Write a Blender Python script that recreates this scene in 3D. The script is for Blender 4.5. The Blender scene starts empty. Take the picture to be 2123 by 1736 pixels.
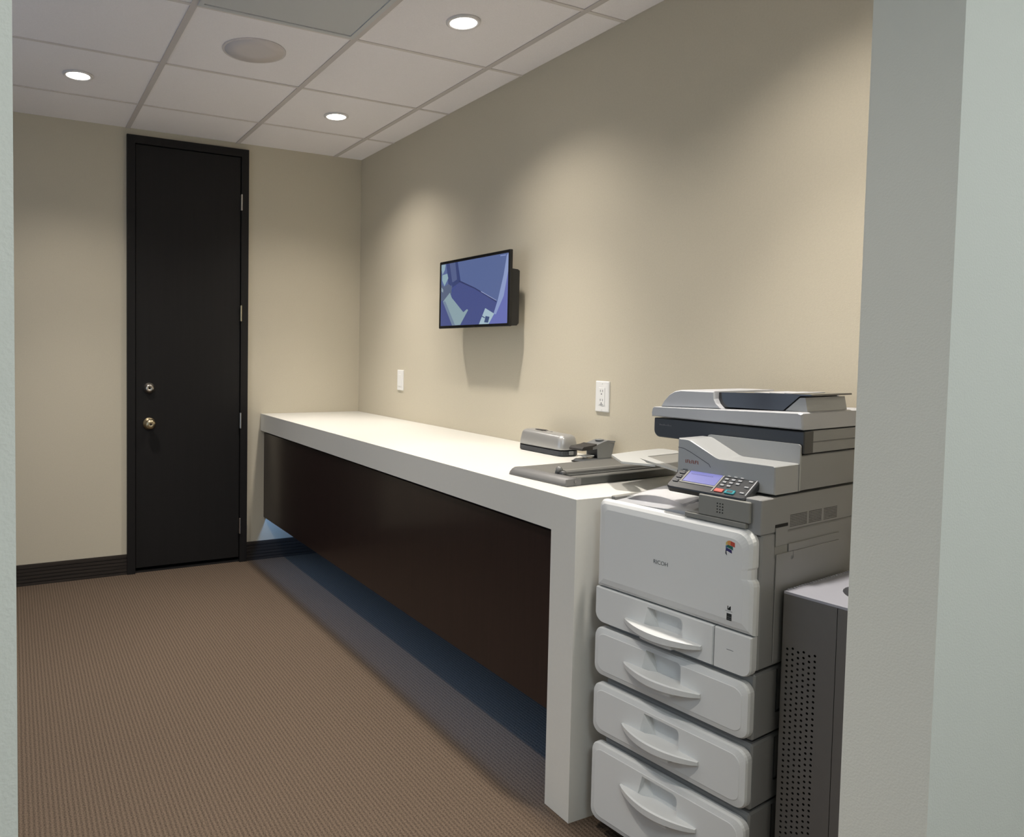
import bpy, bmesh, math, random
from mathutils import Vector, Matrix
random.seed(7)
S = bpy.context.scene
COL = S.collection

# ------------------------------------------------------------------ camera, world, exposure
PW = 2123.0
CAM = Vector((-1.9763, -4.3801, 1.2676)); YAW, PITCH, ROLL, FPX = .4666, -.0445, .0149, 1564.85
fwd = Vector((math.sin(YAW)*math.cos(PITCH), math.cos(YAW)*math.cos(PITCH), math.sin(PITCH)))
rt = Vector((math.cos(YAW), -math.sin(YAW), 0)); up = rt.cross(fwd)
r2 = rt*math.cos(ROLL) + up*math.sin(ROLL); u2 = -rt*math.sin(ROLL) + up*math.cos(ROLL)
cd = bpy.data.cameras.new('camera'); cam = bpy.data.objects.new('camera', cd); COL.objects.link(cam)
M = Matrix((r2, u2, -fwd)).transposed().to_4x4(); M.translation = CAM; cam.matrix_world = M
cd.sensor_width = 36; cd.sensor_fit = 'HORIZONTAL'; cd.lens = FPX/PW*36
cd.shift_x = 251.12/PW; cd.shift_y = -70.3/PW; cd.clip_start = .05; cd.clip_end = 50
S.camera = cam
w = bpy.data.worlds.new('world'); S.world = w; w.use_nodes = True
w.node_tree.nodes['Background'].inputs[0].default_value = (.62, .78, 1.0, 1)   # overcast daylight, let in by the added left window
w.node_tree.nodes['Background'].inputs[1].default_value = 1.3
S.view_settings.view_transform = 'Standard'; S.view_settings.look = 'None'
S.view_settings.gamma = 1; S.view_settings.use_curve_mapping = False
S.view_settings.exposure = 0.0

SPOT_W = 50.0          # each recessed downlight: wide spill
CORE_W = 88.0          # and its brighter centre beam
WARM = (1.0, .928, .835)
CORRIDOR_W = 17.5      # cool corridor ceiling lights
COOL = (.84, .95, 1.0)

# ------------------------------------------------------------------ geometry constants (metres)
H = 2.4597             # ceiling
T = .6096              # ceiling tile
XG, YG = -.18, -.4494  # first grid lines off the right and back walls
XL = -3.2              # left wall
YN, YO = -3.66, -3.787 # room face and corridor face of the near wall
XJ, XE = -.803, -1.974 # right and left jamb of the opening
YC, XC = -6.2, 1.2     # corridor end and corridor right wall
CX, CH, CY, CT = -.6415, .8812, -2.8324, .101   # counter front, height, end, thickness

# ------------------------------------------------------------------ materials
def mat(name, col, rough=.5, metal=0, spec=.5, bump=None, noise=None, emit=None, coat=0):
    m = bpy.data.materials.new(name); m.use_nodes = True
    nt = m.node_tree; b = nt.nodes['Principled BSDF']
    b.inputs['Base Color'].default_value = (*col, 1); b.inputs['Roughness'].default_value = rough
    b.inputs['Metallic'].default_value = metal; b.inputs['Specular IOR Level'].default_value = spec
    if coat: b.inputs['Coat Weight'].default_value = coat; b.inputs['Coat Roughness'].default_value = .12
    if emit:
        b.inputs['Emission Color'].default_value = (*emit[0], 1); b.inputs['Emission Strength'].default_value = emit[1]
    if noise or bump:
        tc = nt.nodes.new('ShaderNodeTexCoord')
    if noise:     # (scale, amount): fine colour mottling
        n = nt.nodes.new('ShaderNodeTexNoise'); n.inputs['Scale'].default_value = noise[0]; n.inputs['Detail'].default_value = 4
        nt.links.new(tc.outputs['Object'], n.inputs['Vector'])
        mx = nt.nodes.new('ShaderNodeMix'); mx.data_type = 'RGBA'
        a = noise[1]
        mx.inputs[6].default_value = (*[c*(1-a) for c in col], 1); mx.inputs[7].default_value = (*[min(1, c*(1+a)) for c in col], 1)
        nt.links.new(n.outputs['Fac'], mx.inputs[0]); nt.links.new(mx.outputs[2], b.inputs['Base Color'])
    if bump:      # (scale, strength)
        n = nt.nodes.new('ShaderNodeTexNoise'); n.inputs['Scale'].default_value = bump[0]; n.inputs['Detail'].default_value = 3
        nt.links.new(tc.outputs['Object'], n.inputs['Vector'])
        bp = nt.nodes.new('ShaderNodeBump'); bp.inputs['Strength'].default_value = bump[1]; bp.inputs['Distance'].default_value = .002
        nt.links.new(n.outputs['Fac'], bp.inputs['Height']); nt.links.new(bp.outputs['Normal'], b.inputs['Normal'])
    return m

def mat_carpet():
    m = mat('carpet', (.2, .14, .09), .95, spec=.1)
    nt = m.node_tree; b = nt.nodes['Principled BSDF']; L = nt.links.new
    tc = nt.nodes.new('ShaderNodeTexCoord')
    sx = nt.nodes.new('ShaderNodeSeparateXYZ'); L(tc.outputs['Object'], sx.inputs[0])
    mp = nt.nodes.new('ShaderNodeMapping'); mp.inputs['Scale'].default_value = (60, 4, 1); L(tc.outputs['Object'], mp.inputs[0])
    wob = nt.nodes.new('ShaderNodeTexNoise'); wob.inputs['Scale'].default_value = 1; wob.inputs['Detail'].default_value = 2; L(mp.outputs[0], wob.inputs['Vector'])
    a = nt.nodes.new('ShaderNodeMath'); a.operation = 'MULTIPLY_ADD'; a.inputs[1].default_value = 2*math.pi/.0125; L(sx.outputs[0], a.inputs[0])
    wm = nt.nodes.new('ShaderNodeMath'); wm.operation = 'MULTIPLY'; wm.inputs[1].default_value = 1.6; L(wob.outputs['Fac'], wm.inputs[0]); L(wm.outputs[0], a.inputs[2])
    s = nt.nodes.new('ShaderNodeMath'); s.operation = 'SINE'; L(a.outputs[0], s.inputs[0])
    r = nt.nodes.new('ShaderNodeMapRange'); r.inputs[1].default_value = -1; L(s.outputs[0], r.inputs[0])
    f = nt.nodes.new('ShaderNodeTexNoise'); f.inputs['Scale'].default_value = 260; f.inputs['Detail'].default_value = 3; L(tc.outputs['Object'], f.inputs['Vector'])
    add = nt.nodes.new('ShaderNodeMath'); add.operation = 'MULTIPLY_ADD'; add.inputs[1].default_value = .42; L(r.outputs[0], add.inputs[0])
    f2 = nt.nodes.new('ShaderNodeMath'); f2.operation = 'MULTIPLY_ADD'; f2.inputs[1].default_value = 2.0; f2.inputs[2].default_value = -.70; L(f.outputs['Fac'], f2.inputs[0])
    L(f2.outputs[0], add.inputs[2])
    cr = nt.nodes.new('ShaderNodeValToRGB'); cr.color_ramp.elements[0].color = (.051, .037, .027, 1); cr.color_ramp.elements[1].color = (.148, .110, .081, 1)
    cr.color_ramp.elements[0].position = .0; cr.color_ramp.elements[1].position = .95
    L(add.outputs[0], cr.inputs[0]); L(cr.outputs[0], b.inputs['Base Color'])
    bp = nt.nodes.new('ShaderNodeBump'); bp.inputs['Strength'].default_value = .6; bp.inputs['Distance'].default_value = .003
    L(add.outputs[0], bp.inputs['Height']); L(bp.outputs[0], b.inputs['Normal'])
    return m

def mat_wood(name, c0, c1, rough, axis, scale, coat=0):
    m = mat(name, c0, rough, coat=coat, spec=.35); nt = m.node_tree; b = nt.nodes['Principled BSDF']; L = nt.links.new
    tc = nt.nodes.new('ShaderNodeTexCoord'); mp = nt.nodes.new('ShaderNodeMapping')
    sc = [scale]*3; sc[axis] = scale*.03; mp.inputs['Scale'].default_value = sc
    L(tc.outputs['Object'], mp.inputs[0])
    n = nt.nodes.new('ShaderNodeTexNoise'); n.inputs['Scale'].default_value = 1; n.inputs['Detail'].default_value = 5; L(mp.outputs[0], n.inputs['Vector'])
    cr = nt.nodes.new('ShaderNodeValToRGB'); cr.color_ramp.elements[0].position = .3; cr.color_ramp.elements[1].position = .75
    cr.color_ramp.elements[0].color = (*c0, 1); cr.color_ramp.elements[1].color = (*c1, 1)
    L(n.outputs['Fac'], cr.inputs[0]); L(cr.outputs[0], b.inputs['Base Color'])
    return m

MT = {}
MT['wall'] = mat('beige_paint', (.60, .55, .44), .85, spec=.2, noise=(160, .05), bump=(420, .25))
MT['white_wall'] = mat('white_paint', (.70, .69, .63), .8, spec=.2, bump=(300, .25))
MT['tile'] = mat('mineral_tile', (.92, .895, .915), .95, spec=.1, noise=(220, .06), bump=(350, .35))
MT['tbar'] = mat('grid_shade_grey', (.60, .565, .555), .6, spec=.3)  # bars share the tile colour; shade of their recess is put into this grey
MT['tbar2'] = mat('cross_tee', (.72, .68, .66), .6, spec=.3)  # paler copy for the cross bars, their fainter shading put into the colour
MT['plenum'] = mat('plenum', (.25, .24, .23), .9)
MT['vent'] = mat('vent_metal', (.57, .585, .59), .6, noise=(500, .12))
MT['speaker'] = mat('speaker_mesh', (.66, .62, .62), .7, noise=(600, .15))
MT['carpet'] = mat_carpet()
MT['doorwood'] = mat_wood('espresso_door', (.0065, .0058, .006), (.0085, .0075, .0078), .62, 2, 60)
MT['base'] = mat_wood('dark_baseboard', (.022, .018, .016), (.045, .036, .030), .5, 0, 120)
MT['cabwood'] = mat_wood('walnut_veneer', (.014, .0072, .0068), (.021, .0105, .0098), .32, 2, 90, coat=.2)
MT['cabin'] = mat('cabinet_carcass', (.03, .02, .017), .6)
MT['quartz'] = mat('white_quartz', (.675, .668, .632), .35, noise=(90, .02))
MT['chrome'] = mat('satin_nickel', (.62, .58, .52), .3, 1)
MT['brass'] = mat('aged_brass', (.62, .52, .34), .3, 1)
MT['black'] = mat('black_plastic', (.014, .014, .015), .4)
MT['dark'] = mat('charcoal_plastic', (.03, .032, .036), .35)
MT['hole'] = mat('dark_void', (.008, .008, .008), .9)
MT['plate'] = mat('white_plate', (.83, .83, .82), .4)
MT['slot'] = mat('slot_grey', (.16, .16, .17), .6)
MT['pwhite'] = mat('printer_white', (.66, .67, .67), .42, bump=(900, .08))
MT['pshade'] = mat('printer_side_shade', (.245, .247, .247), .5, bump=(900, .08))  # same light plastic as the front; the flank's shadow is put into the grey
MT['psilver'] = mat('printer_silver', (.40, .41, .435), .35)
MT['pmid'] = mat('printer_mid_grey', (.34, .35, .355), .30, bump=(900, .06))
MT['tray'] = mat('tray_light_grey', (.42, .43, .425), .5)
MT['pneck'] = mat('panel_neck_grey', (.22, .22, .205), .55)
MT['paper'] = mat('paper', (.86, .86, .88), .8)
MT['smoke'] = mat('smoked_plastic', (.03, .03, .035), .12, coat=.5)
MT['key'] = mat('key_grey', (.30, .31, .33), .4)
MT['keydark'] = mat('key_dark', (.045, .047, .052), .4)
MT['red'] = mat('red_key', (.45, .10, .08), .5)
MT['teal'] = mat('teal_key', (.03, .24, .28), .4)
MT['yellow'] = mat('yellow_key', (.60, .52, .10), .5)
MT['homekey'] = mat('pale_key', (.55, .66, .75), .4)
MT['led'] = mat('blue_led', (.1, .1, .8), .4, emit=((.3, .25, 1), .8))
MT['lcd'] = mat('lcd_screen', (.05, .05, .1), .3, emit=((.19, .20, .52), .85))
MT['lcdtext'] = mat('lcd_text', (.05, .05, .1), .3, emit=((.10, .10, .28), .7))
MT['stamp'] = mat('red_ink', (.30, .10, .07), .7)
MT['ink'] = mat('grey_ink', (.18, .19, .20), .5)
MT['blackink'] = mat('black_ink', (.012, .015, .014), .6)
MT['bandtext'] = mat('band_text', (.12, .12, .13), .5)
MT['binmetal'] = mat('bin_steel', (.155, .152, .148), .45, .3, noise=(40, .05))
MT['bintop'] = mat('bin_lid_steel', (.38, .39, .45), .4, .15)
MT['trim_grey'] = mat('trimmer_grey', (.135, .135, .135), .45)
MT['trim_bed'] = mat('trimmer_bed', (.115, .114, .108), .5)
MT['trim_rail'] = mat('trimmer_rail', (.17, .17, .163), .4, .2)
MT['trim_dark'] = mat('trimmer_wall', (.062, .065, .062), .5)
MT['silver'] = mat('punch_silver', (.42, .42, .42), .32, .55)
MT['punchdark'] = mat('punch_base', (.035, .038, .046), .4)
MT['stgrey'] = mat('stapler_grey', (.19, .198, .205), .4, .1)
MT['rubber'] = mat('rubber_pad', (.028, .025, .023), .7)
MT['tvglass'] = mat('tv_bezel', (.008, .008, .009), .25)
MT['tvback'] = mat('tv_housing', (.014, .014, .014), .5)
MT['lens'] = mat('downlight_lens', (.9, .9, .9), .5, emit=((1.0, .93, .85), 9.0))
MT['coollens'] = mat('troffer_lens', (.9, .9, .9), .5, emit=((.85, .94, 1.0), 4.0))
MT['ring'] = mat('downlight_trim', (.72, .70, .70), .5)
MT['ledstrip'] = mat('led_diffuser', (.8, .85, .9), .5, emit=((.30, .58, 1.0), 1.5))
gm = bpy.data.materials.new('window_glass'); gm.use_nodes = True; gt = gm.node_tree; gt.nodes.clear()
go = gt.nodes.new('ShaderNodeOutputMaterial'); gx = gt.nodes.new('ShaderNodeMixShader'); gx.inputs[0].default_value = .06
ga = gt.nodes.new('ShaderNodeBsdfTransparent'); gb = gt.nodes.new('ShaderNodeBsdfGlossy'); gb.inputs['Roughness'].default_value = .02
gt.links.new(ga.outputs[0], gx.inputs[1]); gt.links.new(gb.outputs[0], gx.inputs[2]); gt.links.new(gx.outputs[0], go.inputs[0]); MT['glass'] = gm

# ------------------------------------------------------------------ mesh helpers
def link(name, bm, m, parent=None, smooth=False):
    me = bpy.data.meshes.new(name); bmesh.ops.recalc_face_normals(bm, faces=bm.faces[:]); bm.to_mesh(me); bm.free()
    for mm in (m if isinstance(m, (list, tuple)) else [m]): me.materials.append(mm)
    if smooth:
        for p in me.polygons: p.use_smooth = True
    o = bpy.data.objects.new(name, me); COL.objects.link(o)
    if parent: o.parent = parent
    return o
def box(bm, x0, x1, y0, y1, z0, z1, bev=0, seg=2):
    g = bmesh.ops.create_cube(bm, size=1)
    vs = g['verts']
    for v in vs:
        v.co = Vector(((x0+x1)/2 + v.co.x*(x1-x0), (y0+y1)/2 + v.co.y*(y1-y0), (z0+z1)/2 + v.co.z*(z1-z0)))
    if bev:
        es = list({e for v in vs for e in v.link_edges})
        bmesh.ops.bevel(bm, geom=es, offset=bev, segments=seg, affect='EDGES', profile=.5)
    return vs
def B(name, m, dims, parent=None, bev=0, seg=2):
    bm = bmesh.new(); box(bm, *dims, bev=bev, seg=seg); return link(name, bm, m, parent)
def rings(bm, loops, cap=True):
    L = [[bm.verts.new(p) for p in lp] for lp in loops]; n = len(L[0])
    for a, b in zip(L, L[1:]):
        for i in range(n): bm.faces.new((a[i], a[(i+1) % n], b[(i+1) % n], b[i]))
    if cap: bm.faces.new(L[0][::-1]); bm.faces.new(L[-1])
    return L
def rrect(x0, x1, z0, z1, r, seg=5):
    """rounded rectangle points; r = (bl, br, tr, tl)"""
    if not isinstance(r, (tuple, list)): r = (r,)*4
    out = []
    for (cx, cz, a0, rr) in ((x0+r[0], z0+r[0], 180, r[0]), (x1-r[1], z0+r[1], 270, r[1]), (x1-r[2], z1-r[2], 0, r[2]), (x0+r[3], z1-r[3], 90, r[3])):
        for i in range(seg+1):
            a = math.radians(a0 + 90*i/seg); out.append((cx+rr*math.cos(a), cz+rr*math.sin(a)))
    return out
def inset(pts, d, c):
    """pull points towards centre by a constant margin per axis"""
    x0 = min(p[0] for p in pts); x1 = max(p[0] for p in pts); z0 = min(p[1] for p in pts); z1 = max(p[1] for p in pts)
    sx = (x1-x0-2*d)/(x1-x0); sz = (z1-z0-2*d)/(z1-z0)
    return [((p[0]-(x0+x1)/2)*sx+(x0+x1)/2, (p[1]-(z0+z1)/2)*sz+(z0+z1)/2) for p in pts]
def prism_y(bm, pts, y0, y1): return rings(bm, [[(p[0], y0, p[1]) for p in pts], [(p[0], y1, p[1]) for p in pts]])
def prism_z(bm, pts, z0, z1): return rings(bm, [[(p[0], p[1], z0) for p in pts], [(p[0], p[1], z1) for p in pts]])
def lathe(bm, prof, axis='z', c=(0, 0, 0), seg=24):
    lp = []
    for r, h in prof:
        ring = []
        for i in range(seg):
            a = 2*math.pi*i/seg; u, v = r*math.cos(a), r*math.sin(a)
            p = {'z': (u, v, h), 'y': (u, h, v), 'x': (h, u, v)}[axis]
            ring.append((c[0]+p[0], c[1]+p[1], c[2]+p[2]))
        lp.append(ring)
    rings(bm, lp)
def poly(bm, pts3, mi=0):
    f = bm.faces.new([bm.verts.new(p) for p in pts3]); f.material_index = mi; return f
def cut(o, cutter):
    """apply a boolean difference and throw the cutter away"""
    md = o.modifiers.new('c', 'BOOLEAN'); md.operation = 'DIFFERENCE'; md.object = cutter; md.solver = 'EXACT'
    bpy.context.view_layer.update()
    dg = bpy.context.evaluated_depsgraph_get(); me = bpy.data.meshes.new_from_object(o.evaluated_get(dg))
    o.modifiers.clear(); old = o.data; o.data = me; bpy.data.meshes.remove(old)
    cm = cutter.data; bpy.data.objects.remove(cutter); bpy.data.meshes.remove(cm)
def thing(name, label, cat, loc=(0, 0, 0), rz=0, group=None):
    o = bpy.data.objects.new(name, None); COL.objects.link(o); o.empty_display_size = .1
    o.location = loc; o.rotation_euler = (0, 0, rz); o['label'] = label; o['category'] = cat
    if group: o['group'] = group
    return o
def tag(o, label, cat, group=None):
    o['label'] = label; o['category'] = cat
    if group: o['group'] = group
    return o
def struct(o, label=None):
    o['kind'] = 'structure'
    if label: o['label'] = label
    return o
def text_mesh(name, body, size, m, parent, loc, rot, extrude=.0002, sx=1):
    c = bpy.data.curves.new(name, 'FONT'); c.body = body; c.size = size; c.extrude = extrude; c.align_x = 'CENTER'; c.align_y = 'CENTER'
    t = bpy.data.objects.new(name, c); COL.objects.link(t); bpy.context.view_layer.update()
    me = bpy.data.meshes.new_from_object(t.evaluated_get(bpy.context.evaluated_depsgraph_get()))
    bpy.data.objects.remove(t); bpy.data.curves.remove(c)
    me.materials.clear(); me.materials.append(m)
    o = bpy.data.objects.new(name, me); COL.objects.link(o); o.parent = parent; o.location = loc; o.rotation_euler = rot; o.scale = (sx, 1, 1)
    return o

# ------------------------------------------------------------------ room shell
struct(B('floor', MT['carpet'], (XL-.1, XC+.1, YC-.1, .1, -.06, 0)), 'brown ribbed carpet with fine stripes')
DL, DR, DT = -1.4061, -.7277, 2.4249
bm = bmesh.new()
box(bm, XL-.1, DL+.01, 0, .12, 0, H+.1); box(bm, DR-.01, .1, 0, .12, 0, H+.1); box(bm, DL+.01, DR-.01, 0, .12, DT-.01, H+.1)
struct(link('wall_back', bm, MT['wall']), 'beige painted wall with the dark door')
struct(B('wall_right', MT['wall'], (0, .12, YN, 0, 0, H+.1)), 'beige painted wall behind the white counter')
WY0, WY1, WZ0, WZ1 = -3.0, -.9, .35, 2.15
bm = bmesh.new()
box(bm, XL-.12, XL, YN, WY0, 0, H+.1); box(bm, XL-.12, XL, WY1, 0, 0, H+.1); box(bm, XL-.12, XL, WY0, WY1, 0, WZ0); box(bm, XL-.12, XL, WY0, WY1, WZ1, H+.1)
struct(link('wall_left', bm, MT['wall']))
wn = thing('added_window_1', 'wide unseen window added in the left wall for cool daylight', 'window', (XL-.06, (WY0+WY1)/2, WZ0)); wn['kind'] = 'structure'  # unseen window, added to lift the cool ambient light in the room
hw_, hh_ = (WY1-WY0)/2, WZ1-WZ0
for (y0, y1, z0, z1) in ((-hw_, hw_, 0, .05), (-hw_, hw_, hh_-.05, hh_), (-hw_, -hw_+.05, .05, hh_-.05), (hw_-.05, hw_, .05, hh_-.05), (-.025, .025, .05, hh_-.05)): B('window_frame', MT['doorwood'], (-.03, .03, y0, y1, z0, z1), wn)
for (y0, y1) in ((-hw_+.0505, -.0255), (.0255, hw_-.0505)): B('pane', MT['glass'], (-.003, .003, y0, y1, .0505, hh_-.0505), wn)
pl = bpy.data.lights.new('window_portal', 'AREA'); pl.shape = 'RECTANGLE'; pl.size = hh_; pl.size_y = 2*hw_; pl.cycles.is_portal = True
po = bpy.data.objects.new('window_portal', pl); COL.objects.link(po); po.parent = wn; po.location = (-.07, 0, hh_/2); po.rotation_euler = (0, -math.pi/2, 0)
bm = bmesh.new()
box(bm, XL-.1, XE, YO, YN, 0, H+.1); box(bm, XJ, XC+.1, YO, YN, 0, H+.1); box(bm, XE, XJ, YO, YN, 2.2, H+.1)
struct(link('wall_front', bm, MT['white_wall']), 'off-white wall around the opening the room is seen through')
struct(B('wall_corridor', MT['white_wall'], (XL-.1, XC+.1, YC-.12, YC, 0, H+.1)))
struct(B('wall_corridor_right', MT['white_wall'], (XC, XC+.12, YC, YO, 0, H+.1)))
struct(B('wall_corridor_left', MT['white_wall'], (XL-.12, XL, YC, YO, 0, H+.1)))

# ceiling: slab above, grid bars and single tiles below
ceil = struct(B('ceiling', MT['plenum'], (XL-.1, XC+.1, YC-.1, .1, H+.06, H+.12)), 'suspended ceiling of white mineral tiles in a metal grid')
xs = [0, XG] + [XG-T*k for k in range(1, 5)] + [XL]
ys = [0, YG] + [YG-T*k for k in range(1, 6)] + [YN]
VENT = (2, 3)      # column, row of the return grille
BW = .012
tile_me = {}
for i in range(len(xs)-1):
    for j in range(len(ys)-1):
        if (i, j) == VENT: continue
        x1 = xs[i] - (BW-.004 if i else .001); x0 = xs[i+1] + (BW-.004 if i+2 < len(xs) else .001)
        y1 = ys[j] - (.0040 if j else .001); y0 = ys[j+1] + (.0040 if j+2 < len(ys) else .001)
        sx, sy = x1-x0, y1-y0; k = (round(sx, 4), round(sy, 4))
        if k not in tile_me:
            bm = bmesh.new(); box(bm, -sx/2, sx/2, -sy/2, sy/2, .003, .018); t = link('ceiling_tile', bm, MT['tile']); tile_me[k] = t.data
        else:
            t = bpy.data.objects.new('ceiling_tile', tile_me[k]); COL.objects.link(t)
        t.location = ((x0+x1)/2, (y0+y1)/2, H); t.parent = ceil
for x in xs[1:-1]: B('grid_bar', MT['tbar'], (x-BW, x+BW, YN, 0, H-.0005, H+.0025), ceil)
for y in ys[1:-1]:
    bm = bmesh.new()
    for a, b in zip(xs, xs[1:]): box(bm, b+(BW if b != XL else 0), a-(BW if a != 0 else 0), y-.0075, y+.0075, H-.0003, H+.0025)
    link('grid_bar', bm, MT['tbar2'], ceil)
struct(B('ceiling_corridor', MT['tile'], (XL-.1, XC+.1, YC, YO, H, H+.05)))

# door with frame, hinges, knob and deadbolt
d = thing('door_1', 'tall dark espresso door with knob and deadbolt in a matching frame', 'door', ((DL+DR)/2, 0, 0)); d['kind'] = 'structure'
hw = (DR-DL)/2; FW = .043
bm = bmesh.new()
pts = [(-hw, 0), (-hw, DT), (hw, DT), (hw, 0), (hw-FW, 0), (hw-FW, DT-FW), (-hw+FW, DT-FW), (-hw+FW, 0)]
prism_y(bm, pts, -.022, .11); link('door_frame', bm, MT['doorwood'], d)
B('door_stop', MT['doorwood'], (-hw+FW, hw-FW, .045, .06, 0, DT-FW), d)
leaf = B('door_leaf', MT['doorwood'], (-hw+FW+.003, hw-FW-.003, -.012, .03, .03, DT-FW-.004), d, .0015, 1)
B('threshold', MT['black'], (-hw+FW, hw-FW, -.005, .11, 0, .012), d)
for z in (2.118, 1.475, .845, .218):
    bm = bmesh.new(); box(bm, hw-FW-.004, hw-FW+.004, -.0245, -.0125, z-.045, z+.045)
    lathe(bm, [(.002, -.047), (.0045, -.045), (.0045, .045), (.002, .047)], 'z', (hw-FW, -.027, z), 10)
    h = link('hinge', bm, MT['brass'] if z == 1.475 else MT['chrome'], d)
kx = -1.288-(DL+DR)/2
bm = bmesh.new(); lathe(bm, [(.031, -.0125), (.031, -.018), (.024, -.026), (.021, -.030), (.021, -.034), (.006, -.0345), (.006, -.033)], 'y', (kx, 0, 1.04), 28)
db = link('deadbolt', bm, MT['chrome'], d, True); db['label'] = 'satin nickel deadbolt cylinder'
bm = bmesh.new(); lathe(bm, [(.0035, -.0335), (.0035, -.0355), (.001, -.036)], 'y', (kx, 0, 1.038), 10); link('keyhole', bm, MT['hole'], db)
bm = bmesh.new(); lathe(bm, [(.034, -.0125), (.033, -.017), (.016, -.022), (.011, -.035), (.014, -.042), (.025, -.050), (.028, -.060), (.026, -.070), (.018, -.076), (.006, -.077), (.004, -.075)], 'y', (kx, 0, .842), 28)
kb = link('knob', bm, MT['brass'], d, True); kb['label'] = 'round aged brass door knob'
bm = bmesh.new(); lathe(bm, [(.004, -.074), (.004, -.0775), (.001, -.078)], 'y', (kx, 0, .842), 10); link('keyhole', bm, MT['hole'], kb)

# baseboards, ribbed
def baseboard(name, x0, x1, y0, y1, along):
    bm = bmesh.new(); n = 6; hh = .112/n
    for k in range(n):
        dz = k*hh
        if along == 'x': box(bm, x0, x1, y0, y1, dz, dz+hh*.72); box(bm, x0, x1, y0+.0035, y1, dz+hh*.72, dz+hh)
        else: box(bm, x0, x1, y0, y1, dz, dz+hh)
    return struct(link(name, bm, MT['base']), 'dark ribbed wood baseboard')
baseboard('baseboard_back_left', XL, DL-.0005, -.014, -.0005, 'x')
baseboard('baseboard_back_right', DR+.0005, -.001, -.014, -.0005, 'x')
baseboard('baseboard_left', XL+.0005, XL+.014, YN+.015, -.015, 'y')

# ------------------------------------------------------------------ ceiling fixtures
def spot(o, energy, col, rad, size, blend):
    l = bpy.data.lights.new('downlight_lamp', 'SPOT'); l.energy = energy; l.color = col; l.shadow_soft_size = rad
    l.spot_size = math.radians(size); l.spot_blend = blend
    s = bpy.data.objects.new('downlight_lamp', l); COL.objects.link(s); s.parent = o; s.location = (0, 0, -.012)
DOWN = [(-.485, -.754, 'round recessed downlight over the counter beside the far wall'), (-.505, -2.0, 'round recessed downlight above the counter in front of the wall television'),
        (-.485, -3.192, 'round recessed downlight above the copier'), (-1.704, -.735, 'round recessed downlight in the ceiling left of the dark door'),
        (-1.704, -1.973, 'round recessed downlight over the middle of the carpet'), (-1.704, -3.192, 'round recessed downlight just inside the opening')]
def ring_mesh():
    bm = bmesh.new(); lathe(bm, [(.050, .0), (.050, -.006), (.060, -.005), (.064, -.001), (.064, .0028)], 'z', seg=36)
    return bm
for x, y, lab in DOWN:
    o = thing('downlight', lab, 'light', (x, y, H), group='recessed downlights')
    bm = bmesh.new(); lp = []
    for r, h in [(.0495, .0027), (.0495, -.004), (.058, -.0055), (.063, -.002), (.063, .0027)]:
        lp.append([(r*math.cos(2*math.pi*i/36), r*math.sin(2*math.pi*i/36), h) for i in range(36)])
    rings(bm, lp + [lp[0]], cap=False); bmesh.ops.remove_doubles(bm, verts=bm.verts[:], dist=1e-6); link('trim_ring', bm, MT['ring'], o, True)
    bm = bmesh.new(); lathe(bm, [(.049, .0027), (.049, -.0025), (.03, -.0035), (.002, -.004)], 'z', seg=36); link('lens', bm, MT['lens'], o, True)
    spot(o, SPOT_W, WARM, .045, 124, 1.0); spot(o, CORE_W, WARM, .045, 76, 1.0)
o = thing('ceiling_speaker', 'flat round grey speaker grille in the ceiling', 'speaker', (-1.097, -1.375, H))
bm = bmesh.new(); lathe(bm, [(.126, .0027), (.126, -.0008), (.122, -.0012), (.118, -.0012)], 'z', seg=48); link('rim', bm, MT['speaker'], o)
bm = bmesh.new(); lathe(bm, [(.117, .0), (.117, -.0014), (.06, -.0018), (.002, -.0020)], 'z', seg=48); link('grille', bm, MT['speaker'], o, True)
vx0, vx1, vy0, vy1 = xs[3]+.010, xs[2]-.010, ys[4]+.010, ys[3]-.010
o = thing('air_return_grille', 'grey perforated air return panel set in the ceiling grid', 'air vent', ((vx0+vx1)/2, (vy0+vy1)/2, H))
a, b2 = (vx1-vx0)/2, (vy1-vy0)/2
bm = bmesh.new()
for (x0, x1, y0, y1) in ((-a, a, -b2, -b2+.018), (-a, a, b2-.018, b2), (-a, -a+.018, -b2+.018, b2-.018), (a-.018, a, -b2+.018, b2-.018)): box(bm, x0, x1, y0, y1, -.004, .016)
link('frame', bm, MT['vent'], o)
B('perforated_panel', MT['vent'], (-a+.0185, a-.0185, -b2+.0185, b2-.0185, .0, .012), o)
# cool corridor lights behind the viewpoint
for x, y, lab in ((-1.9, -5.15, 'cool white ceiling panel light in the corridor facing the opening'), (.1, -5.0, 'cool white ceiling panel light at the corridor end')):
    o = thing('ceiling_panel_light', lab, 'light', (x, y, H), group='corridor panel lights')
    bm = bmesh.new()
    for (x0, x1, y0, y1) in ((-.31, .31, -.31, -.29), (-.31, .31, .29, .31), (-.31, -.29, -.29, .29), (.29, .31, -.29, .29)): box(bm, x0, x1, y0, y1, -.015, -.0005)
    link('frame', bm, MT['ring'], o); B('diffuser', MT['coollens'], (-.289, .289, -.289, .289, -.010, -.0005), o)
    l = bpy.data.lights.new('panel_lamp', 'AREA'); l.energy = CORRIDOR_W; l.color = COOL; l.size = .56
    s = bpy.data.objects.new('panel_lamp', l); COL.objects.link(s); s.parent = o; s.location = (0, 0, -.018)

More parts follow.
